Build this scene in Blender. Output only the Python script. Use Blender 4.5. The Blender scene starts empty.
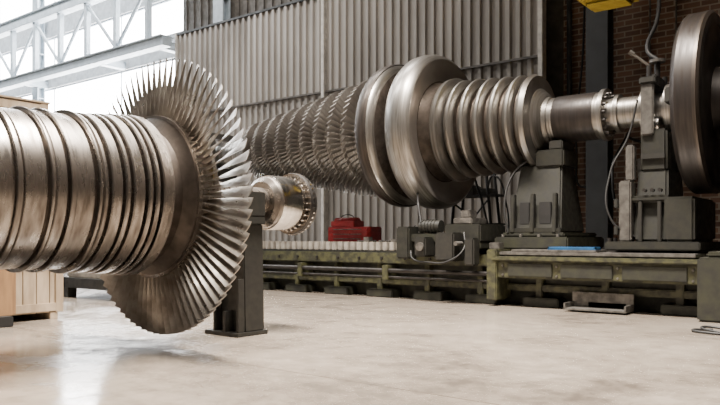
import bpy, bmesh, math, random
from mathutils import Matrix, Vector
random.seed(3)
D=bpy.data
scene=bpy.context.scene
col=scene.collection
# ---------------------------------------------------------------- materials
def mk(name):
    m=D.materials.new(name); m.use_nodes=True
    nt=m.node_tree; b=nt.nodes['Principled BSDF']
    return m,nt,b
def N(nt,t,**k):
    n=nt.nodes.new(t)
    for a,v in k.items(): setattr(n,a,v)
    return n
def mat(name,c1,c2=None,rough=.5,metal=0,scale=(3,3,3),nscale=2.0,rvar=.1,bump=0,spec=.5,lo=.35,hi=.65,detail=6):
    m,nt,b=mk(name)
    c2=c2 or tuple(x*.7 for x in c1)
    tc=N(nt,'ShaderNodeTexCoord'); mp=N(nt,'ShaderNodeMapping'); mp.inputs['Scale'].default_value=scale
    nz=N(nt,'ShaderNodeTexNoise'); nz.inputs['Scale'].default_value=nscale; nz.inputs['Detail'].default_value=detail
    cr=N(nt,'ShaderNodeValToRGB'); e=cr.color_ramp.elements
    e[0].position=lo; e[0].color=(*c2,1); e[1].position=hi; e[1].color=(*c1,1)
    L=nt.links.new
    L(tc.outputs['Object'],mp.inputs['Vector']); L(mp.outputs[0],nz.inputs['Vector']); L(nz.outputs['Fac'],cr.inputs[0])
    L(cr.outputs[0],b.inputs['Base Color'])
    mr=N(nt,'ShaderNodeMapRange'); mr.inputs[1].default_value=.3; mr.inputs[2].default_value=.7
    mr.inputs[3].default_value=rough+rvar; mr.inputs[4].default_value=max(.03,rough-rvar)
    L(nz.outputs['Fac'],mr.inputs[0]); L(mr.outputs[0],b.inputs['Roughness'])
    b.inputs['Metallic'].default_value=metal
    b.inputs['Specular IOR Level'].default_value=spec
    if bump:
        bp=N(nt,'ShaderNodeBump'); bp.inputs['Strength'].default_value=bump; bp.inputs['Distance'].default_value=.02
        L(nz.outputs['Fac'],bp.inputs['Height']); L(bp.outputs[0],b.inputs['Normal'])
    return m
M={}
M['steel_r1']=mat('turned_steel_worn',(.37,.34,.31),(.13,.11,.095),rough=.30,metal=.95,scale=(7,1.6,1.6),nscale=2.2,rvar=.1,lo=.3,hi=.70)
M['steel_blade']=mat('blade_steel',(.46,.43,.39),(.24,.212,.185),rough=.36,metal=.88,scale=(2,2,2),nscale=2)
M['steel_r2']=mat('turned_steel_satin',(.39,.375,.35),(.18,.167,.152),rough=.35,metal=.92,scale=(14,.8,.8),nscale=2,rvar=.06)
M['steel_face']=mat('satin_disc_steel',(.42,.40,.375),(.30,.28,.26),rough=.42,metal=.85,scale=(1,1,1),nscale=1.5,rvar=.05)
M['steel_shiny']=mat('polished_steel',(.75,.735,.71),(.5,.48,.455),rough=.18,metal=1,scale=(10,1,1),rvar=.06)
M['steel_dark']=mat('dark_steel',(.05,.046,.043),(.025,.023,.022),rough=.4,metal=.6)
M['steel_brown']=mat('bronzed_steel',(.085,.070,.060),(.035,.03,.026),rough=.4,metal=.7,scale=(10,1,1))
M['groove']=mat('groove_dark_steel',(.12,.10,.085),(.055,.045,.037),rough=.45,metal=.8)  # recess shade put into the colour of rotor grooves and gaps
M['wheel']=mat('faceplate_dark_iron',(.034,.028,.025),(.016,.013,.012),rough=.40,metal=.4,scale=(10,1,1))
M['cast']=mat('cast_iron_paint',(.028,.027,.023),(.016,.016,.014),rough=.5,metal=.2,nscale=3)
M['olive']=mat('olive_casting',(.026,.026,.020),(.011,.011,.009),rough=.5,metal=.15,nscale=3)
M['green']=mat('machine_green',(.066,.066,.030),(.024,.024,.013),rough=.5,nscale=3,bump=.1,lo=.4,hi=.6)
M['green_dk']=mat('machine_green_dirty',(.024,.025,.014),(.009,.009,.006),rough=.6,nscale=2)  # darker tone of the machine green
M['grey']=mat('machined_grey',(.20,.19,.175),(.09,.085,.078),rough=.4,metal=.6,nscale=3)
M['rack']=mat('way_cover_aluminium',(.45,.415,.36),(.26,.235,.205),rough=.45,metal=.2)
M['black']=mat('black_rubber',(.012,.012,.012),rough=.6)
M['red']=mat('red_enamel',(.46,.03,.035),(.32,.02,.022),rough=.35)
M['yellow']=mat('crane_yellow',(.62,.47,.06),(.48,.34,.045),rough=.45)
M['blue']=mat('blue_plastic',(.02,.10,.24),rough=.4)
M['bluegrey']=mat('blue_grey_paint',(.40,.45,.50),(.32,.37,.41),rough=.5,nscale=2)  # blue-grey paint paled so the window haze is in the colour
M['colpaint']=mat('column_paint',(.040,.042,.043),(.028,.029,.030),rough=.55,nscale=1)
M['siding']=mat('corrugated_sheet',(.34,.312,.28),(.215,.196,.175),rough=.48,metal=.15,scale=(.7,.7,.2),nscale=1.5)
M['siding_dk']=mat('upper_cladding',(.09,.080,.070),(.06,.053,.046),rough=.7)
M['plaster']=mat('painted_wall',(.40,.41,.42),(.30,.31,.32),rough=.8)
M['plaster_dk']=mat('hall_wall_dark',(.10,.095,.09),(.06,.058,.055),rough=.8)
M['trimw']=mat('light_trim',(.6,.57,.52),rough=.5)
M['wood']=mat('crate_pine',(.46,.365,.26),(.30,.23,.155),rough=.7,scale=(3,3,.6),nscale=3,bump=.1)
M['wood2']=mat('plywood_orange',(.33,.19,.09),(.22,.125,.06),rough=.6,scale=(3,3,.5),nscale=3)
M['ceil']=mat('ceiling_sheet',(.08,.075,.07),rough=.8)
M['white']=mat('white_enamel',(.5,.5,.48),rough=.4)

def floor_mat():
    m,nt,b=mk('polished_concrete'); L=nt.links.new
    tc=N(nt,'ShaderNodeTexCoord')
    n1=N(nt,'ShaderNodeTexNoise'); n1.inputs['Scale'].default_value=.38; n1.inputs['Detail'].default_value=10; n1.inputs['Roughness'].default_value=.66; n1.inputs['Distortion'].default_value=.8
    n2=N(nt,'ShaderNodeTexNoise'); n2.inputs['Scale'].default_value=3.2; n2.inputs['Detail'].default_value=9; n2.inputs['Roughness'].default_value=.72
    L(tc.outputs['Object'],n1.inputs[0]); L(tc.outputs['Object'],n2.inputs[0])
    mx=N(nt,'ShaderNodeMath',operation='MULTIPLY_ADD'); mx.inputs[1].default_value=.4
    L(n2.outputs['Fac'],mx.inputs[0])
    m2=N(nt,'ShaderNodeMath',operation='MULTIPLY'); m2.inputs[1].default_value=.6
    L(n1.outputs['Fac'],m2.inputs[0]); L(m2.outputs[0],mx.inputs[2])
    cr=N(nt,'ShaderNodeValToRGB'); e=cr.color_ramp.elements
    e[0].position=.40; e[0].color=(.070,.056,.044,1); e[1].position=.60; e[1].color=(.285,.245,.203,1)
    e2=cr.color_ramp.elements.new(.49); e2.color=(.17,.143,.117,1)
    L(mx.outputs[0],cr.inputs[0])
    br=N(nt,'ShaderNodeTexBrick'); br.offset=0; br.inputs['Scale'].default_value=1
    br.inputs['Brick Width'].default_value=9; br.inputs['Row Height'].default_value=4.6
    br.inputs['Mortar Size'].default_value=.009; br.inputs['Mortar Smooth'].default_value=.3
    br.inputs['Color1'].default_value=(1,1,1,1); br.inputs['Color2'].default_value=(1,1,1,1); br.inputs['Mortar'].default_value=(.45,.41,.38,1)
    L(tc.outputs['Object'],br.inputs['Vector'])
    mul=N(nt,'ShaderNodeMix',data_type='RGBA',blend_type='MULTIPLY'); mul.inputs[0].default_value=1
    L(cr.outputs[0],mul.inputs[6]); L(br.outputs['Color'],mul.inputs[7]); L(mul.outputs[2],b.inputs['Base Color'])
    mr=N(nt,'ShaderNodeMapRange'); mr.inputs[1].default_value=.42; mr.inputs[2].default_value=.58; mr.inputs[3].default_value=.34; mr.inputs[4].default_value=.11
    L(mx.outputs[0],mr.inputs[0]); L(mr.outputs[0],b.inputs['Roughness'])
    b.inputs['Specular IOR Level'].default_value=.8
    bp=N(nt,'ShaderNodeBump'); bp.inputs['Strength'].default_value=.12; bp.inputs['Distance'].default_value=.01
    L(n2.outputs['Fac'],bp.inputs['Height']); L(bp.outputs[0],b.inputs['Normal'])
    return m
M['floor']=floor_mat()
def brick_mat():
    m,nt,b=mk('brown_brick'); L=nt.links.new
    tc=N(nt,'ShaderNodeTexCoord'); sp=N(nt,'ShaderNodeSeparateXYZ'); cb=N(nt,'ShaderNodeCombineXYZ')
    L(tc.outputs['Object'],sp.inputs[0]); L(sp.outputs['X'],cb.inputs['X']); L(sp.outputs['Z'],cb.inputs['Y'])
    br=N(nt,'ShaderNodeTexBrick'); br.inputs['Scale'].default_value=1
    br.inputs['Brick Width'].default_value=.36; br.inputs['Row Height'].default_value=.13; br.inputs['Mortar Size'].default_value=.016
    br.inputs['Color1'].default_value=(.21,.115,.072,1); br.inputs['Color2'].default_value=(.105,.058,.04,1); br.inputs['Mortar'].default_value=(.32,.26,.20,1)
    L(cb.outputs[0],br.inputs['Vector']); L(br.outputs['Color'],b.inputs['Base Color'])
    b.inputs['Roughness'].default_value=.85
    return m
M['brick']=brick_mat()

# ---------------------------------------------------------------- helpers
def group(name,loc=(0,0,0),rotz=0):
    e=D.objects.new(name,None); e.empty_display_size=.3; e.location=loc; e.rotation_euler=(0,0,rotz); col.objects.link(e)
    return e
def finish(me,name,m,parent=None,local=False,smooth=None):
    if m: me.materials.append(M[m] if isinstance(m,str) else m)
    if smooth is not None:
        me.polygons.foreach_set('use_smooth',[True]*len(me.polygons)); me.set_sharp_from_angle(angle=math.radians(smooth))
    o=D.objects.new(name,me); col.objects.link(o)
    if parent:
        o.parent=parent
        if not local:
            mw=Matrix.LocRotScale(parent.location,parent.rotation_euler,None)
            o.matrix_parent_inverse=mw.inverted()
    return o
def addbox(bm,x0,x1,y0,y1,z0,z1,tx=0,ty=0):
    vs=[]
    for z,sx,sy in((z0,0,0),(z1,tx,ty)):
        for x,y in((x0+sx,y0+sy),(x1-sx,y0+sy),(x1-sx,y1-sy),(x0+sx,y1-sy)):
            vs.append(bm.verts.new((x,y,z)))
    for f in [(3,2,1,0),(4,5,6,7),(0,1,5,4),(1,2,6,5),(2,3,7,6),(3,0,4,7)]:
        bm.faces.new([vs[i] for i in f])
def boxes(parent,name,m,lst,bevel=.015,local=False):
    bm=bmesh.new()
    for b in lst: addbox(bm,*b)
    if bevel: bmesh.ops.bevel(bm,geom=bm.edges[:],offset=bevel,segments=2,affect='EDGES',clamp_overlap=True)
    me=D.meshes.new(name); bm.to_mesh(me); bm.free()
    return finish(me,name,m,parent,local)
def lathe(parent,name,m,prof,origin=(0,0,0),segs=96,axis='X',local=False,smooth=28,dark=None):
    vs=[];fs=[];mi=[]
    n=len(prof)
    for a,r in prof:
        for i in range(segs):
            t=2*math.pi*i/segs; c,s=r*math.cos(t),r*math.sin(t)
            vs.append((a+origin[0],c+origin[1],s+origin[2]))
    for k in range(n-1):
        d=1 if dark and dark(prof[k],prof[k+1]) else 0
        for i in range(segs):
            j=(i+1)%segs
            fs.append((k*segs+i,k*segs+j,(k+1)*segs+j,(k+1)*segs+i)); mi.append(d)
    fs.append(tuple(reversed(range(segs)))); fs.append(tuple(range((n-1)*segs,n*segs))); mi+=[0,0]
    me=D.meshes.new(name); me.from_pydata(vs,[],fs)
    me.materials.append(M[m])
    if dark: me.materials.append(M['groove'])  # second slot carries the painted recess shade
    me.polygons.foreach_set('material_index',mi)
    bm=bmesh.new(); bm.from_mesh(me); bmesh.ops.recalc_face_normals(bm,faces=bm.faces); bm.to_mesh(me); bm.free()
    return finish(me,name,None,parent,local,smooth)
def cyls(parent,name,m,lst,segs=12,local=False):
    bm=bmesh.new()
    for p0,p1,r in lst:
        p0=Vector(p0);p1=Vector(p1);d=p1-p0
        q=d.to_track_quat('Z','Y').to_matrix().to_4x4(); q.translation=(p0+p1)/2
        bmesh.ops.create_cone(bm,cap_ends=True,segments=segs,radius1=r,radius2=r,depth=d.length,matrix=q)
    me=D.meshes.new(name); bm.to_mesh(me); bm.free()
    return finish(me,name,m,parent,local,40)
def tube(parent,name,m,pts,r):
    cu=D.curves.new(name,'CURVE'); cu.dimensions='3D'; cu.bevel_depth=r; cu.bevel_resolution=3; cu.resolution_u=10
    s=cu.splines.new('BEZIER'); s.bezier_points.add(len(pts)-1)
    for b,p in zip(s.bezier_points,pts):
        b.co=p; b.handle_left_type=b.handle_right_type='AUTO'
    cu.materials.append(M[m])
    o=D.objects.new(name,cu); col.objects.link(o)
    if parent:
        o.parent=parent; o.matrix_parent_inverse=Matrix.LocRotScale(parent.location,parent.rotation_euler,None).inverted()
    return o
def blades(parent,name,m,a0,r0,r1,c0,c1,s0,s1,n,th=.014,origin=(0,0,0),local=False,nsec=5,sign=1,rake=0):
    """a row of twisted aerofoil blades about the X axis"""
    vs=[];fs=[]
    K=6
    for b in range(n):
        th0=2*math.pi*b/n
        base=len(vs)
        for s in range(nsec):
            f=s/(nsec-1); r=r0+(r1-r0)*f; ch=c0+(c1-c0)*f; st=math.radians(s0+(s1-s0)*f)*sign; t=th*(1-.6*f)
            ring=[]
            for k in range(K):
                u=k/(K-1)-.5; cam=(.25-u*u)*.28*ch
                w=t*(1-(2*u)**2)*.5+.0015
                ring.append((u*ch,cam+w))
            for k in range(K-1,-1,-1):
                u=k/(K-1)-.5; cam=(.25-u*u)*.28*ch
                w=t*(1-(2*u)**2)*.5+.0015
                ring.append((u*ch,cam-w))
            for u,v in ring:
                ax=u*math.cos(st)-v*math.sin(st)+rake*f; tg=u*math.sin(st)+v*math.cos(st)
                c,sn=math.cos(th0),math.sin(th0)
                y=r*c-tg*sn; z=r*sn+tg*c
                vs.append((a0+ax+origin[0],y+origin[1],z+origin[2]))
        R=2*K
        for s in range(nsec-1):
            for k in range(R):
                j=(k+1)%R
                fs.append((base+s*R+k,base+s*R+j,base+(s+1)*R+j,base+(s+1)*R+k))
        fs.append(tuple(base+(nsec-1)*R+k for k in range(R)))
    me=D.meshes.new(name); me.from_pydata(vs,[],fs)
    bm=bmesh.new(); bm.from_mesh(me); bmesh.ops.recalc_face_normals(bm,faces=bm.faces); bm.to_mesh(me); bm.free()
    return finish(me,name,m,parent,local,50)

# ---------------------------------------------------------------- room shell (hall axes: x along the lathe, y towards back wall)
XL,XR,YF,YB,H=-46,9,-10,16.6,14
boxes(None,'floor','floor',[(XL,XR,YF,YB,-.3,0)],0)
boxes(None,'ceiling','ceil',[(XL,XR,YF,YB,H,H+.3)],0)
boxes(None,'wall_front','plaster_dk',[(XL,XR,YF-.3,YF,0,H)],0)
boxes(None,'wall_left','plaster',[(XL-.3,XL,YF,YB,0,H)],0)
boxes(None,'wall_right','brick',[(XR,XR+.3,YF,YB,0,H)],0)
XW=-21.0
boxes(None,'wall_back','plaster',[(XL,XW,YB,YB+.3,0,5.4),(XL,XW,YB,YB+.3,8.0,8.9),(XL,XW,YB,YB+.3,10.3,11.2),(XL,XW,YB,YB+.3,13.6,H)],0)
boxes(None,'wall_back_cladding','siding_dk',[(XW,-6.5,YB,YB+.3,0,H)]+[(XW+i*.4,XW+i*.4+.2,YB-.06,YB,8,H) for i in range(36)],0)
boxes(None,'wall_back_brick','brick',[(-6.5,XR,YB,YB+.3,0,H)],0)
for i,(z0,z1) in enumerate(((5.4,8.0),(8.9,10.3),(11.2,13.6))):
    l=[(XL,XW,YB+.1,YB+.16,z0,z0+.06),(XL,XW,YB+.1,YB+.16,z1-.06,z1)]
    x=XL
    while x<XW: l.append((x,x+.04,YB+.1,YB+.16,z0,z1)); x+=5.2
    boxes(None,'window_%d'%(i+1),'bluegrey',l,0)

def corr(name,x0,x1,z0,z1,y):
    vs=[];fs=[]; x=x0; p=.27; prof=[(0,0),(.11,0),(.145,-.06),(.235,-.06)]
    pts=[]
    while x<x1-.01:
        for dx,dy in prof:
            if x+dx<=x1: pts.append((x+dx,y+dy))
        x+=p
    pts.append((x1,y))
    for (a,b) in pts: vs+= [(a,b,z0),(a,b,z1)]
    for i in range(len(pts)-1): fs.append((2*i,2*i+2,2*i+3,2*i+1))
    me=D.meshes.new(name); me.from_pydata(vs,[],fs); return me
g=group('corrugated_wall_screen',(-13.5,15.9,0))
for k,(x0,x1) in enumerate(((-20.4,-13.55),(-13.45,-6.75))):
    finish(corr('lower_sheet',x0,x1,0.02,5.65,15.9),'lower_sheet_%d'%k,'siding',g)
    finish(corr('upper_sheet',x0,x1,5.55,8.4,15.84),'upper_sheet_%d'%k,'siding',g)
boxes(g,'posts','trimw',[(-13.56,-13.44,15.70,15.98,0,8.5),(-6.8,-6.68,15.74,15.98,0,8.5),(-20.46,-20.36,15.74,15.98,0,8.5)],.01)
boxes(g,'seam_rail','siding_dk',[(-20.4,-6.75,15.76,15.80,5.50,5.56)],.005)  # dark strip drawn as the shadow of the upper sheets' lower edge
boxes(g,'top_rail','colpaint',[(-20.46,-6.68,15.76,15.96,8.4,8.48)],.01)
def icol(name,x,y,m,w=.5,d=.4):
    boxes(None,name,m,[(x-w/2,x+w/2,y-d/2,y-d/2+.05,0,H),(x-w/2,x+w/2,y+d/2-.05,y+d/2,0,H),(x-.04,x+.04,y-d/2+.05,y+d/2-.05,0,H),
      (x-w/2-.1,x+w/2+.1,y-d/2-.1,y+d/2+.1,0,.06)]+[(x-w/2,x+w/2,y-d/2+.05,y+d/2-.05,z,z+.04) for z in (1.5,3.5,5.5,7.5,9.5)],.006)
icol('steel_column',-5.4,15.95,'colpaint')
icol('steel_column',-18.6,16.3,'bluegrey',.5,.36)
icol('steel_column',2.5,15.95,'colpaint')
icol('steel_column',-31,16.3,'bluegrey',.5,.36)
g=group('crane_runway_truss',(-30,15.5,8))
XE=-20.5
l=[(XL,XE,15.25,15.65,8.0,8.3),(XL,XE,15.15,15.75,8.3,8.36),(XL,XE,15.25,15.65,10.5,10.85),(XL,XE,15.15,15.75,10.85,10.92)]
x=XL+.3
while x<XE-.2:
    l.append((x,x+.2,15.35,15.55,8.36,10.5)); x+=2.0
boxes(g,'chords_and_posts','bluegrey',l,.01)
x=XL+.4; lst=[]; k=0
while x<XE-2:
    a,b=((x,15.45,8.4),(x+2,15.45,10.45)) if k%2 else ((x,15.45,10.45),(x+2,15.45,8.4))
    lst.append((a,b,.07)); x+=2; k+=1
cyls(g,'diagonals','bluegrey',lst)
boxes(g,'wall_brackets','bluegrey',[(x,x+.3,15.6,16.6,8.0,8.3) for x in (-44,-38,-31,-25,-21.2)],.01)

# ---------------------------------------------------------------- foreground rotor with last-stage blades
ang=math.radians(90-2.4)
g1=group('steam_turbine_rotor',(-6.60,4.93,1.66),ang)
AD=-.06
prof=[(-5.4,.02),(-5.4,.30),(-4.9,.30),(-4.9,.24),(-4.1,.24),(-4.1,.34),(-3.75,.36),(-3.7,.60),(-3.6,.67)]
a=-3.6; r=.672; k=0
darkset=set()
pat=[(.14,0,.025),(.17,-.012,.0),(.05,.018,.035),(.20,-.008,.02),(.03,.022,.03),(.10,-.006,.03),(.05,.015,.0),(.19,-.015,.02),(.03,.022,.035),(.03,.022,.04),(.11,.0,.02)]
while a<-1.22:
    w,dr,dep=pat[k%len(pat)]; rr=r+dr
    prof+= [(a,rr-.006),(a+.008,rr),(a+w-.008,rr),(a+w,rr-.006)]
    if dep:
        darkset.add((round(a+w,4),round(rr-dep,4)))
        prof+=[(a+w,rr-dep),(a+w+.022,rr-dep)]; a+=.022
    a+=w; k+=1; r+=.0065
for w,rr,dep in ((.05,.80,.05),(.11,.81,.06),(.05,.82,.05),(.12,.83,.07),(.05,.845,.06),(.05,.85,.07),(.13,.86,.08),(.06,.87,.12)):
    if a+w>-.36: break
    prof+=[(a,rr-.012),(a+.012,rr),(a+w-.012,rr),(a+w,rr-.012),(a+w,rr-dep),(a+w+.03,rr-dep)]
    darkset.add((round(a+w,4),round(rr-dep,4))); a+=w+.03
print('end',a)
aE=a
prof+=[(aE,.76),(AD-.22,.74),(AD-.17,.80),(AD-.13,.87),(AD-.13,.90),(AD+.13,.90),(AD+.13,.85),(.17,.7),(.22,.5),(.4,.38),(.6,.30),(.62,.24),(.85,.22),(.85,.19),(1.45,.19),(1.45,.27),(1.50,.33),(1.56,.35),(1.90,.35),(1.94,.30),(1.97,.30),(1.97,.405),(2.09,.405),(2.09,.3),(2.14,.28),(2.14,.02)]
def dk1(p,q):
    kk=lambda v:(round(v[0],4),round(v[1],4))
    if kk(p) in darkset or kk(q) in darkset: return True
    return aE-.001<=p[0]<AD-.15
lathe(g1,'rotor_body','steel_r1',prof,segs=128,local=True,dark=dk1)
lathe(g1,'polished_journal','steel_shiny',[(1.54,.2),(1.54,.352),(1.56,.357),(1.88,.357),(1.90,.352),(1.90,.2)],segs=96,local=True)
blades(g1,'last_stage_blades','steel_blade',AD,.885,1.54,.18,.15,15,58,80,th=.02,local=True,sign=-1)
lathe(g1,'coupling_flange_ring','steel_dark',[(1.98,.38),(1.98,.41),(2.0,.415),(2.06,.415),(2.08,.41),(2.08,.38)],segs=96,local=True)
cyls(g1,'coupling_bolts','steel_shiny',[((1.92,.36*math.cos(t),.36*math.sin(t)),(1.985,.36*math.cos(t),.36*math.sin(t)),.018) for t in [2*math.pi*i/28 for i in range(28)]],8,local=True)
cyls(g1,'rim_pins','steel_shiny',[((2.03,.40*math.cos(t),.40*math.sin(t)),(2.03,.425*math.cos(t),.425*math.sin(t)),.014) for t in [2*math.pi*i/40 for i in range(40)]],6,local=True)

def stand(name,a,rs,zc=1.66):
    s=group(name,g1.location.copy(),ang); s.location.z=0
    zt=zc-rs
    boxes(s,'column','cast',[(a-.16,a+.16,-.25,.25,.05,zt-.10,0,.03)],.012,local=True)
    boxes(s,'base_plate','cast',[(a-.30,a+.20,-.27,.36,0,.05),(a-.28,a-.16,-.03,.03,.05,.30),(a-.16,a+.16,.25,.34,.05,.36)],.006,local=True)
    boxes(s,'vee_block','cast',[(a-.16,a+.16,-.27,.27,zt-.10,zt),(a-.16,a+.16,-.27,-.19,zt,zt+.30),(a-.16,a+.16,.2,.27,zt,zt+.05)],.01,local=True)
    boxes(s,'gussets','cast',[(a-.26,a-.16,-.24,-.20,.05,.7),(a-.26,a-.16,.20,.24,.05,.7)],.004,local=True)
    return s
stand('rotor_stand',1.14,.19)
stand('rotor_stand',-4.5,.24)

# ---------------------------------------------------------------- rotor in the lathe
AY,AZ=12.6,3.4
g2=group('gas_turbine_rotor',(-8.5,AY,AZ))
O=(0,AY,AZ)
p=[(-14.9,.02),(-14.9,.34),(-13.6,.34),(-13.6,.42),(-13.05,.44),(-13.0,.46)]
x=-13.0; r=.46
for i in range(9):
    p+=[(x+.05,r),(x+.09,r+.06),(x+.30,r+.06),(x+.34,r),(x+.44,r)]
    x+=.455; r+=.055
DX=.42
p+=[(-9.25+DX,.92)]
def sh(l): return [(a+DX,b) for a,b in l]
p+=sh([(-9.2,1.2),(-9.16,1.42),(-9.08,1.49),(-8.98,1.52),(-8.86,1.51),(-8.78,1.46),(-8.72,1.36),(-8.66,1.1),(-8.62,.9),(-8.50,.9),(-8.46,1.2),(-8.42,1.42),(-8.36,1.52),(-8.26,1.58),(-8.12,1.60),(-7.98,1.59),(-7.88,1.55),(-7.82,1.48),(-7.82,1.44),(-7.86,1.38),(-7.92,1.2),(-7.92,1.02),(-7.80,.98),(-7.66,1.0),(-7.62,1.04),(-7.52,1.05),(-7.48,.99),(-7.46,.8)])
x=-7.04
for i in range(5):
    R=.98-.018*i
    p+=[(x,.74),(x+.02,R-.14),(x+.08,R-.05),(x+.15,R),(x+.19,R),(x+.225,R-.04),(x+.24,R-.14),(x+.25,.74),(x+.285,.74)]
    x+=.30
p+=[(-5.53,.74),(-5.52,.84),(-5.44,.90),(-5.36,.86),(-5.34,.62),(-5.22,.50),(-5.2,.44),(-5.12,.44)]
p+=[(-5.12,.41),(-4.18,.41),(-4.18,.46),(-4.10,.46),(-4.10,.28),(-3.95,.28),(-3.95,.33),(-3.88,.33),(-3.88,.27),(-3.5,.27),(-3.5,.36),(-3.38,.36),(-3.38,.27),(-3.1,.27),(-3.1,.40),(-2.98,.40),(-2.98,.33),(-2.7,.33),(-2.7,.02)]
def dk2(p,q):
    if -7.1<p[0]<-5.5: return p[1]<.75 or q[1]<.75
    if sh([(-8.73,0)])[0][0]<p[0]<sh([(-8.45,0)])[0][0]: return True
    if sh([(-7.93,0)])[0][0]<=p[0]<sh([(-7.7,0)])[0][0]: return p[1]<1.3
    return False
lathe(g2,'rotor_body','steel_r2',p,O,128,smooth=35,dark=dk2)
lathe(g2,'dark_journal','wheel',[(-5.02,.2),(-5.02,.418),(-5.0,.426),(-4.30,.426),(-4.28,.418),(-4.28,.2)],O,96)
lathe(g2,'disc_rim_dark','steel_brown',sh([(-9.15,1.3),(-9.12,1.48),(-9.06,1.515),(-8.98,1.535),(-8.88,1.53),(-8.84,1.515),(-8.84,1.3)]),O,128)
lathe(g2,'disc_face','steel_face',sh([(-7.93,1.0),(-7.915,1.06),(-7.915,1.2),(-7.855,1.38),(-7.815,1.44),(-7.815,1.48),(-7.86,1.45),(-7.97,1.2),(-7.97,1.0)]),O,128,smooth=60)
x=-13.0; r=.46
for i in range(9):
    blades(g2,'compressor_blades_%d'%i,'steel_face',x+.2,r+.05,r+.27+.018*i,.20,.17,20,38,56,th=.03,origin=O,nsec=3,sign=-1)
    x+=.455; r+=.055
cyls(g2,'flange_bolts','steel_dark',[((-4.12,AY+.37*math.cos(t),AZ+.37*math.sin(t)),(-4.05,AY+.37*math.cos(t),AZ+.37*math.sin(t)),.03) for t in [2*math.pi*i/16 for i in range(16)]],8)

# ---------------------------------------------------------------- heavy lathe bed
gb=group('heavy_lathe_bed',(-7,12.6,0))
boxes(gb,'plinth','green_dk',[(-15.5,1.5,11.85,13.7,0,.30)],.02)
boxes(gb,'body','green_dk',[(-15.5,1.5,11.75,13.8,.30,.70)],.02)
boxes(gb,'top_flange','green',[(-15.5,1.5,11.5,13.95,.68,.90),(-15.5,1.5,11.62,13.9,.26,.38)],.02)
boxes(gb,'ribs','green',[(x,x+.12,11.6,11.9,.0,.70) for x in [-15.4+1.15*i for i in range(14)]],.015)
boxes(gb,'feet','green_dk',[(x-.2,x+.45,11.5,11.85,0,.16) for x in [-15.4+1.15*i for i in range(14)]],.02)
boxes(gb,'ways','steel_dark',[(-15.5,1.5,12.2,12.5,.9,1.0),(-15.5,1.5,13.2,13.5,.9,1.0)],.01)
boxes(gb,'way_cover_base','cast',[(-15.5,-7.7,11.66,12.1,.90,.94),(-15.5,-7.7,11.80,12.1,.94,1.08)],.005)
boxes(gb,'way_cover_slats','rack',[(x,x+.11,11.70,12.12,.94,1.12) for x in [-15.4+.17*i for i in range(45)]],.012)
boxes(gb,'right_front_apron','green',[(-5.7,-2.3,11.25,11.8,.50,.80),(-5.7,-2.3,11.18,11.8,.80,.88),(-5.8,-5.6,11.2,11.8,.1,1.0)],.02)
boxes(gb,'deck_plates','grey',[(-5.6,-2.4,11.3,12.2,.90,.96),(-5.4,-3.9,11.35,11.9,.96,1.0)],.01)
boxes(gb,'oil_tray','grey',[(-4.35,-3.35,11.1,11.5,.03,.06),(-4.35,-3.35,11.5,11.53,.03,.30),(-4.35,-4.32,11.1,11.5,.06,.14),(-3.38,-3.35,11.1,11.5,.06,.14)],.004)
cyls(gb,'lead_screw','steel_dark',[((-14.5,11.42,.55),(-5.7,11.42,.55),.045),((-14.5,11.42,.42),(-5.7,11.42,.42),.025)],16)
boxes(gb,'screw_brackets','green',[(x,x+.14,11.36,11.8,.36,.66) for x in (-14.5,-12.8,-10.5,-8.2)],.01)
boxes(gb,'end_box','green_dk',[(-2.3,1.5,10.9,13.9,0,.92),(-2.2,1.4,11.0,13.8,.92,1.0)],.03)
boxes(gb,'apron_panels','green_dk',[(-5.4,-4.6,11.22,11.26,.54,.76),(-4.45,-3.6,11.22,11.26,.54,.76),(-3.45,-2.5,11.22,11.26,.54,.76),(-2.32,-2.28,11.2,12.4,.2,.8)],.008)
cyls(gb,'apron_bolts','grey',[((x,11.22,z),(x,11.26,z),.018) for x in (-5.5,-4.52,-3.52,-2.42) for z in (.56,.72)],8)
cyls(gb,'flange_bolts','steel_dark',[((x,11.47,.79),(x,11.52,.79),.03) for x in [-15.2+.575*i for i in range(16)]],8)

# headstock and faceplate
gh=group('lathe_headstock',(0,12.6,1))
boxes(gh,'housing','cast',[(-1.95,1.4,11.3,13.9,1.0,4.6),(-2.15,-1.95,11.9,13.3,1.0,4.2)],.08)
FO=(-.47,AY,AZ)
lathe(gh,'faceplate','wheel',[(-2.28,.05),(-2.28,1.38),(-2.24,1.44),(-2.20,1.47),(-1.92,1.47),(-1.88,1.44),(-1.85,1.38),(-1.85,1.25),(-1.9,1.22),(-1.9,.6),(-1.6,.5),(-1.6,.05)],FO,128)
lathe(gh,'faceplate_edge_band','steel_brown',[(-1.95,1.3),(-1.95,1.478),(-1.90,1.478),(-1.86,1.43),(-1.86,1.3)],FO,128)
boxes(gh,'jaws','cast',[(-2.87,-2.75,AY-.12,AY+.12,AZ+.5,AZ+1.2),(-2.87,-2.75,AY-.12,AY+.12,AZ-1.2,AZ-.5),(-2.87,-2.75,AY+.5,AY+1.2,AZ-.12,AZ+.12),(-2.87,-2.75,AY-1.2,AY-.5,AZ-.12,AZ+.12)],.02)

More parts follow.
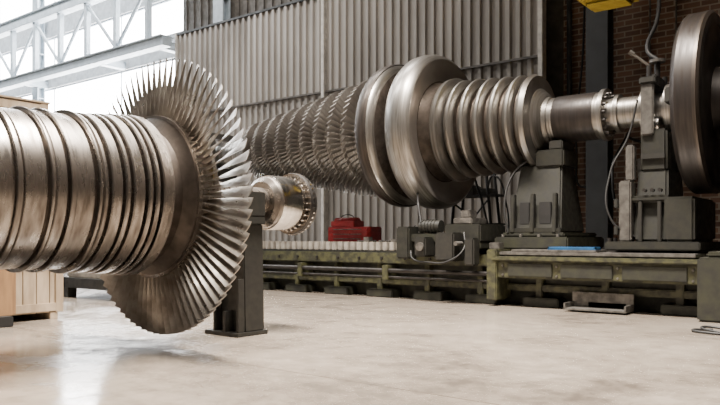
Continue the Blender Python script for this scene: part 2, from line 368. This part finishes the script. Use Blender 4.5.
# steady rest near headstock
gs=group('roller_steady_rest',(-3.3,12.6,1))
boxes(gs,'sole_plate','olive',[(-3.85,-2.4,11.6,13.6,1.0,1.14)],.02)
boxes(gs,'main_casting','olive',[(-3.5,-2.95,11.95,13.25,1.14,2.35,.04,.18),(-3.42,-3.0,12.1,12.4,2.3,3.0),(-3.42,-3.0,12.8,13.1,2.3,3.0),(-2.95,-2.5,11.7,13.3,1.14,1.85),(-3.56,-2.9,11.9,13.3,1.78,1.90)],.04)
boxes(gs,'casting_ribs','cast',[(-3.4,-3.34,11.9,12.0,1.14,1.8),(-3.1,-3.04,11.9,12.0,1.14,1.8),(-3.4,-3.02,12.05,12.12,2.5,2.6)],.01)
boxes(gs,'slide_blocks','grey',[(-3.70,-3.5,11.85,12.15,1.14,2.15),(-3.62,-3.48,11.95,12.12,2.15,2.75),(-3.6,-3.5,12.9,13.2,1.14,2.7)],.025)
boxes(gs,'clamp_plates','cast',[(-3.76,-3.70,11.8,12.2,1.25,1.4),(-3.76,-3.70,11.8,12.2,1.7,1.85)],.01)
lathe(gs,'front_roller','steel_shiny',[(-3.35,.02),(-3.35,.16),(-3.15,.16),(-3.15,.02)],(0,AY-.30,AZ-.32),32)
lathe(gs,'rear_roller','steel_shiny',[(-3.35,.02),(-3.35,.16),(-3.15,.16),(-3.15,.02)],(0,AY+.30,AZ-.32),32)
boxes(gs,'cap_arms','grey',[(-3.4,-3.2,12.04,12.14,2.9,3.75),(-3.4,-3.2,13.06,13.16,2.9,3.75)],.02)
boxes(gs,'cap_bridge','cast',[(-3.42,-3.16,12.0,13.2,3.75,3.86),(-3.36,-3.22,12.3,12.9,3.86,3.95)],.02)
cyls(gs,'screws','steel_dark',[((-3.28,12.6,3.85),(-3.28,12.6,4.2),.05),((-3.28,12.1,3.86),(-3.28,12.1,4.05),.04),((-3.28,13.1,3.86),(-3.28,13.1,4.05),.04)]+[((-3.3+i*.12,11.88,1.98),(-3.3+i*.12,11.98,1.98),.03) for i in range(3)]+[((-3.8,11.7+i*.3,1.14),(-3.8,11.7+i*.3,1.2),.035) for i in range(5)],12)
cyls(gs,'handle','grey',[((-3.28,12.6,4.2),(-3.28,12.6,4.25),.13),((-3.28,12.1,4.05),(-3.5,12.0,4.25),.022),((-3.5,12.0,4.25),(-3.56,11.97,4.3),.04)],20)
tube(gs,'lube_hose','black',[(-3.45,12.0,1.2),(-3.8,11.8,1.5),(-3.85,11.9,2.3),(-3.6,12.05,2.9),(-3.45,12.05,3.5)],.018)

# pedestal under journal
gp=group('journal_support_pedestal',(-5.2,12.6,1))
boxes(gp,'saddle','green_dk',[(-5.95,-4.55,11.8,13.7,1.0,1.22),(-5.85,-4.65,11.9,13.6,1.22,1.30)],.025)
boxes(gp,'tapered_body','olive',[(-5.75,-4.75,12.0,13.2,1.30,2.55,.10,.30),(-5.34,-4.80,12.25,12.95,2.50,2.82)],.03)
boxes(gp,'saddle_top','cast',[(-5.10,-4.84,12.3,12.9,2.82,2.985)],.02)
boxes(gp,'face_ribs','olive',[(-5.68,-5.61,11.90,12.08,1.30,2.0,0,.04),(-5.3,-5.23,11.90,12.08,1.30,2.0,0,.04),(-4.88,-4.81,11.90,12.08,1.3,2.0,0,.04),(-5.77,-4.73,11.93,12.0,1.30,1.38)],.01)
boxes(gp,'window_recess','black',[(-5.55,-5.36,12.03,12.10,1.45,1.85),(-5.17,-4.95,12.03,12.10,1.45,1.85)],.01)  # black blocks on the face stand in for shaded recesses
cyls(gp,'bolts','grey',[((x,11.86,1.22),(x,11.86,1.27),.03) for x in (-5.8,-5.45,-5.1,-4.75)],10)
boxes(gp,'clutter','grey',[(-5.9,-5.7,11.5,11.7,1.0,1.12)],.01)
tube(gp,'oil_pipe','black',[(-5.72,11.9,1.3),(-5.8,11.92,1.8),(-5.7,12.1,2.4),(-5.34,12.3,2.75)],.02)

gt=group('tail_steady_rest',(-14.3,12.6,1))
boxes(gt,'base','green_dk',[(-14.8,-13.9,11.9,13.4,1.12,1.4)],.03)
boxes(gt,'body','cast',[(-14.6,-14.1,12.1,13.1,1.4,3.04,.05,.15)],.03)
boxes(gt,'cap','grey',[(-14.5,-14.2,12.1,12.25,3.0,3.8),(-14.5,-14.2,12.95,13.1,3.0,3.8),(-14.5,-14.2,12.1,13.1,3.8,3.95)],.02)

# tool carriage
gc=group('tool_carriage',(-6.8,11.8,1))
boxes(gc,'cross_slide','green_dk',[(-7.65,-6.0,11.35,13.8,1.0,1.12),(-7.6,-6.9,11.3,11.9,1.12,1.28)],.02)
boxes(gc,'gearbox','olive',[(-7.75,-7.45,11.2,11.75,.80,1.42),(-6.75,-6.0,11.35,12.4,1.12,1.46)],.03)
boxes(gc,'motor_block','cast',[(-7.2,-6.95,11.0,11.4,.85,1.22),(-6.75,-6.35,11.0,11.45,.78,1.3),(-6.2,-6.0,11.1,11.35,.7,1.2)],.03)
boxes(gc,'tool_post','grey',[(-6.65,-6.25,11.5,12.1,1.46,1.58),(-6.55,-6.35,11.6,11.9,1.58,1.72),(-7.4,-7.1,11.45,11.7,1.28,1.36)],.02)
cyls(gc,'handwheels','grey',[((-7.05,10.95,1.04),(-7.05,11.0,1.04),.08),((-6.3,10.98,1.1),(-6.3,11.2,1.1),.04)],16)
cyls(gc,'motor','cast',[((-7.35,11.5,1.42),(-6.9,11.5,1.42),.12)]+[((-7.3+.07*i,11.5,1.42),(-7.28+.07*i,11.5,1.42),.135) for i in range(5)],24)
tube(gc,'cable_loop','black',[(-7.3,11.4,1.5),(-7.5,11.6,2.0),(-7.9,12.4,2.3),(-7.9,13.6,2.0),(-7.7,14.3,1.6)],.022)
tube(gc,'supply_hose','black',[(-6.3,11.3,1.3),(-6.2,11.1,1.0),(-6.4,10.98,.8),(-6.9,11.05,.75),(-7.3,11.1,.82),(-7.4,11.2,.95)],.016)

# trestle behind bed
gk=group('black_steel_trestle',(-8,14.6,0))
boxes(gk,'shelf','black',[(-8.5,-7.2,14.4,14.9,2.15,2.2),(-8.5,-7.2,14.4,14.9,1.5,1.54)],.005)
cyls(gk,'legs','black',[((-8.5,14.4,0),(-8.25,14.45,2.9),.035),((-7.2,14.4,0),(-7.5,14.45,2.9),.035),((-8.5,14.9,0),(-8.25,14.85,2.9),.035),((-7.2,14.9,0),(-7.5,14.85,2.9),.035),((-8.3,14.45,2.7),(-7.45,14.45,2.7),.03),((-8.4,14.42,1.0),(-7.4,14.42,2.1),.02)])
boxes(gk,'equipment','cast',[(-8.2,-7.8,14.45,14.8,2.2,2.42),(-7.7,-7.4,14.45,14.8,2.2,2.34)],.02)
tube(gk,'cable_a','black',[(-8.1,14.5,2.4),(-7.9,14.35,2.75),(-7.6,14.35,2.2),(-7.3,14.35,1.3),(-7.0,14.35,.9)],.025)
tube(gk,'cable_b','black',[(-7.5,14.5,2.3),(-7.2,14.3,2.6),(-6.9,14.3,1.9),(-6.8,14.2,1.0)],.02)

# red tool boxes
gr=group('red_toolbox',(-10.05,13.0,1.0))
x0,x1=-10.75,-9.52
boxes(gr,'platform','cast',[(x0-.1,x1+.1,12.6,13.3,1.0,1.10)],.005)
boxes(gr,'lower_chest','red',[(x0,x1,12.7,13.2,1.10,1.46)],.02)
boxes(gr,'drawers','red',[(x0+.04,x1-.04,12.675,12.7,z,z+.09) for z in (1.12,1.23,1.34)]+[(x1,x1+.02,12.74,13.16,z,z+.09) for z in (1.12,1.23,1.34)],.006)
boxes(gr,'upper_box','red',[(x0+.05,x0+.75,12.75,13.15,1.46,1.60),(x0+.08,x0+.72,12.79,13.11,1.60,1.68,.02,.08)],.015)
boxes(gr,'handles','grey',[(x0+.2,x1-.2,12.655,12.675,z,z+.02) for z in (1.17,1.28,1.39)],.003)
tube(gr,'carry_handle','black',[(x0+.2,12.95,1.67),(x0+.25,12.95,1.72),(x0+.55,12.95,1.72),(x0+.6,12.95,1.67)],.012)

# small things lying on the bed
gf=group('hand_tools',(-8.6,12.3,1.12))
boxes(gf,'gauge_blocks','grey',[(-9.0,-8.86,11.8,11.95,1.12,1.22),(-8.3,-8.1,11.8,12.0,1.12,1.18),(-8.05,-7.95,11.8,11.9,1.12,1.26)],.008)
cyls(gf,'spanners','steel_dark',[((-9.2,11.85,1.135),(-8.8,12.0,1.135),.015),((-8.6,11.8,1.135),(-8.35,12.0,1.135),.015)])
cyls(gf,'oil_can','olive',[((-7.85,11.9,1.12),(-7.85,11.9,1.3),.06),((-7.85,11.9,1.3),(-7.85,11.9,1.34),.03),((-7.85,11.9,1.33),(-7.72,11.85,1.45),.01)])
gq=group('blue_parts_tray',(-4.6,11.6,1.0))
boxes(gq,'tray','blue',[(-4.75,-3.92,11.40,11.65,1.0,1.02),(-4.75,-3.92,11.40,11.43,1.02,1.05),(-4.75,-3.92,11.62,11.65,1.02,1.05),(-4.75,-4.72,11.40,11.65,1.02,1.05),(-3.95,-3.92,11.40,11.65,1.02,1.05)],.004)

# yellow hoist
gy=group('yellow_crane_hoist',(-4.2,13,6))
boxes(gy,'hoist_body','yellow',[(-4.65,-3.7,12.5,13.2,5.50,6.9),(-4.55,-3.8,12.6,13.1,5.42,5.50)],.04)
boxes(gy,'cross_beam','yellow',[(-5.4,4,12.6,13.2,6.9,7.7)],.03)
boxes(gy,'end_carriages','yellow',[(4,4.5,12.2,13.6,6.9,14)],.03)
boxes(gy,'hanger','yellow',[(-4.6,-4.0,12.7,13.1,7.7,14)],.03)
tube(None,'pendant_cable','black',[(-3.3,12.9,6.88),(-3.32,12.9,5.6),(-3.35,12.85,5.0),(-3.5,12.8,4.5),(-3.3,12.7,4.27)],.035)
tube(None,'air_hose','black',[(-5.9,16.45,7.8),(-5.95,16.4,5.6),(-6.1,16.4,3.2),(-5.9,16.4,2.4),(-5.7,16.4,3.2),(-5.72,16.4,5.4)],.025)
tube(None,'wall_hose','black',[(-4.9,16.4,3.6),(-5.0,15.6,2.6),(-4.7,15.6,1.8),(-4.3,15.6,2.3),(-4.4,16.3,3.2),(-4.9,16.35,3.5)],.03)
tube(None,'floor_hose','black',[(-1.9,9.9,.02),(-2.1,9.75,.02),(-1.9,9.55,.02),(-1.6,9.65,.02),(-1.75,9.9,.04),(-2.0,9.85,.055),(-1.9,9.65,.04),(-1.3,9.6,.02),(-.6,9.9,.02)],.016)
gw=group('wall_switch_box',(-4.4,16.5,2.8))
boxes(gw,'cabinet','white',[(-4.7,-4.2,16.4,16.6,2.6,3.0),(-4.05,-3.75,16.42,16.6,2.7,3.1)],.01)
boxes(gw,'switches','red',[(-4.6,-4.52,16.37,16.4,2.75,2.83)],.004)
cyls(gw,'conduits','grey',[((-4.45,16.5,3.0),(-4.45,16.5,9),.02),((-3.9,16.5,3.1),(-3.9,16.5,9),.02)])
cyls(None,'wall_pipe','colpaint',[((-6.3,16.45,0),(-6.3,16.45,12),.06)])
# ---------------------------------------------------------------- crates on the left
def crate(name,x0,x1,y0,y1,z0,z1,m):
    g=group(name,((x0+x1)/2,(y0+y1)/2,z0))
    l=[]
    boxes(g,'core',m,[(x0+.03,x1-.03,y0+.03,y1-.03,z0+.1,z1-.02)],0)
    w=.2
    y=y0
    while y<y1-.05:
        ww=min(w,y1-y); l.append((x1-.03,x1,y+.006,y+ww-.006,z0+.1,z1)); y+=w
    x=x0
    while x<x1-.05:
        ww=min(w,x1-x); l.append((x+.006,x+ww-.006,y0,y0+.03,z0+.1,z1)); x+=w
    boxes(g,'planks',m,l,.004)
    b=[]
    for z in (z0+.12,(z0+z1)/2,z1-.14):
        b.append((x1,x1+.03,y0,y1,z,z+.12)); b.append((x0,x1,y0-.03,y0,z,z+.12))
    b+=[(x1,x1+.032,y0,y0+.12,z0+.1,z1),(x1,x1+.032,y1-.12,y1,z0+.1,z1)]
    b+=[(x0,x1+.02,y,y+.12,z0,z0+.1) for y in (y0+.05,(y0+y1)/2,y1-.2)]
    b+=[(x0-.02,x1+.04,y0-.04,y1+.02,z1,z1+.03)]
    boxes(g,'battens',m,b,.004)
crate('wooden_crate',-12.6,-9.95,3.2,5.6,0,1.62,'wood')
crate('wooden_crate',-12.5,-10.1,3.3,5.45,1.65,3.2,'wood')
gl=group('plywood_board_stack',(-9.65,4.2,0))
boxes(gl,'boards','wood2',[(-9.78,-9.74,3.5,4.8,.14,1.15),(-9.73,-9.69,3.4,4.75,.14,1.08),(-9.68,-9.64,3.45,4.7,.14,1.12)],.003)
boxes(gl,'bearers','black',[(-9.85,-9.5,4.4,4.65,0,.14),(-9.85,-9.5,3.6,3.85,0,.14)],.01)
gk=group('steel_skid',(-12.5,8.3,0))
boxes(gk,'frame','cast',[(-13.6,-11.0,7.6,7.75,.2,.4),(-13.6,-11.0,8.9,9.05,.2,.4),(-13.6,-13.4,7.6,9.05,.2,.4),(-11.2,-11.0,7.6,9.05,.2,.4),(-13.5,-13.3,7.6,7.8,0,.2),(-11.3,-11.1,7.6,7.8,0,.2),(-13.5,-13.3,8.85,9.05,0,.2),(-11.3,-11.1,8.85,9.05,0,.2)],.01)
boxes(gk,'plate','rack',[(-13.5,-11.1,7.7,8.95,.4,.52)],.02)

# ---------------------------------------------------------------- lights: unseen overhead areas added to brighten the hall, and the sky
def area(name,loc,sx,sy,e,color=(1,.90,.79),rot=(0,0,0),spread=180):
    l=D.lights.new(name,'AREA'); l.shape='RECTANGLE'; l.size=sx; l.size_y=sy; l.energy=e; l.color=color; l.spread=math.radians(spread)
    o=D.objects.new(name,l); o.location=loc; o.rotation_euler=rot; col.objects.link(o)
area('skylight_lamp',(-5,7.0,13.7),7,1.6,3900,spread=75)  # added to brighten floor and rotor tops; the ceiling has no opening
area('skylight_lamp',(-16,7,13.7),10,1.6,1400,(1,.94,.88),spread=120)
area('skylight_lamp',(-3,0,13.7),8,1.6,1200,spread=110)
area('skylight_lamp',(-15,13.0,13.7),10,1.0,1300,(1,.95,.89))  # added to wash the corrugated screen with light
area('skylight_lamp',(-32,5,13.7),14,2,3000,(.95,.98,1))
area('skylight_lamp',(-31,12,13.7),18,1.5,2500,(.95,.98,1))  # added to lighten the truss and window wall
w=D.worlds.new('overcast_sky'); scene.world=w; w.use_nodes=True
bg=w.node_tree.nodes['Background']; bg.inputs[0].default_value=(1,.99,.98,1); bg.inputs[1].default_value=36
# ---------------------------------------------------------------- camera
cam=D.cameras.new('camera'); cam.sensor_width=36; cam.lens=35; cam.shift_y=.0493; cam.clip_end=200
co=D.objects.new('camera',cam); co.location=(0,0,1.2); co.rotation_euler=(math.radians(90),0,math.radians(37.6)); col.objects.link(co)
scene.camera=co
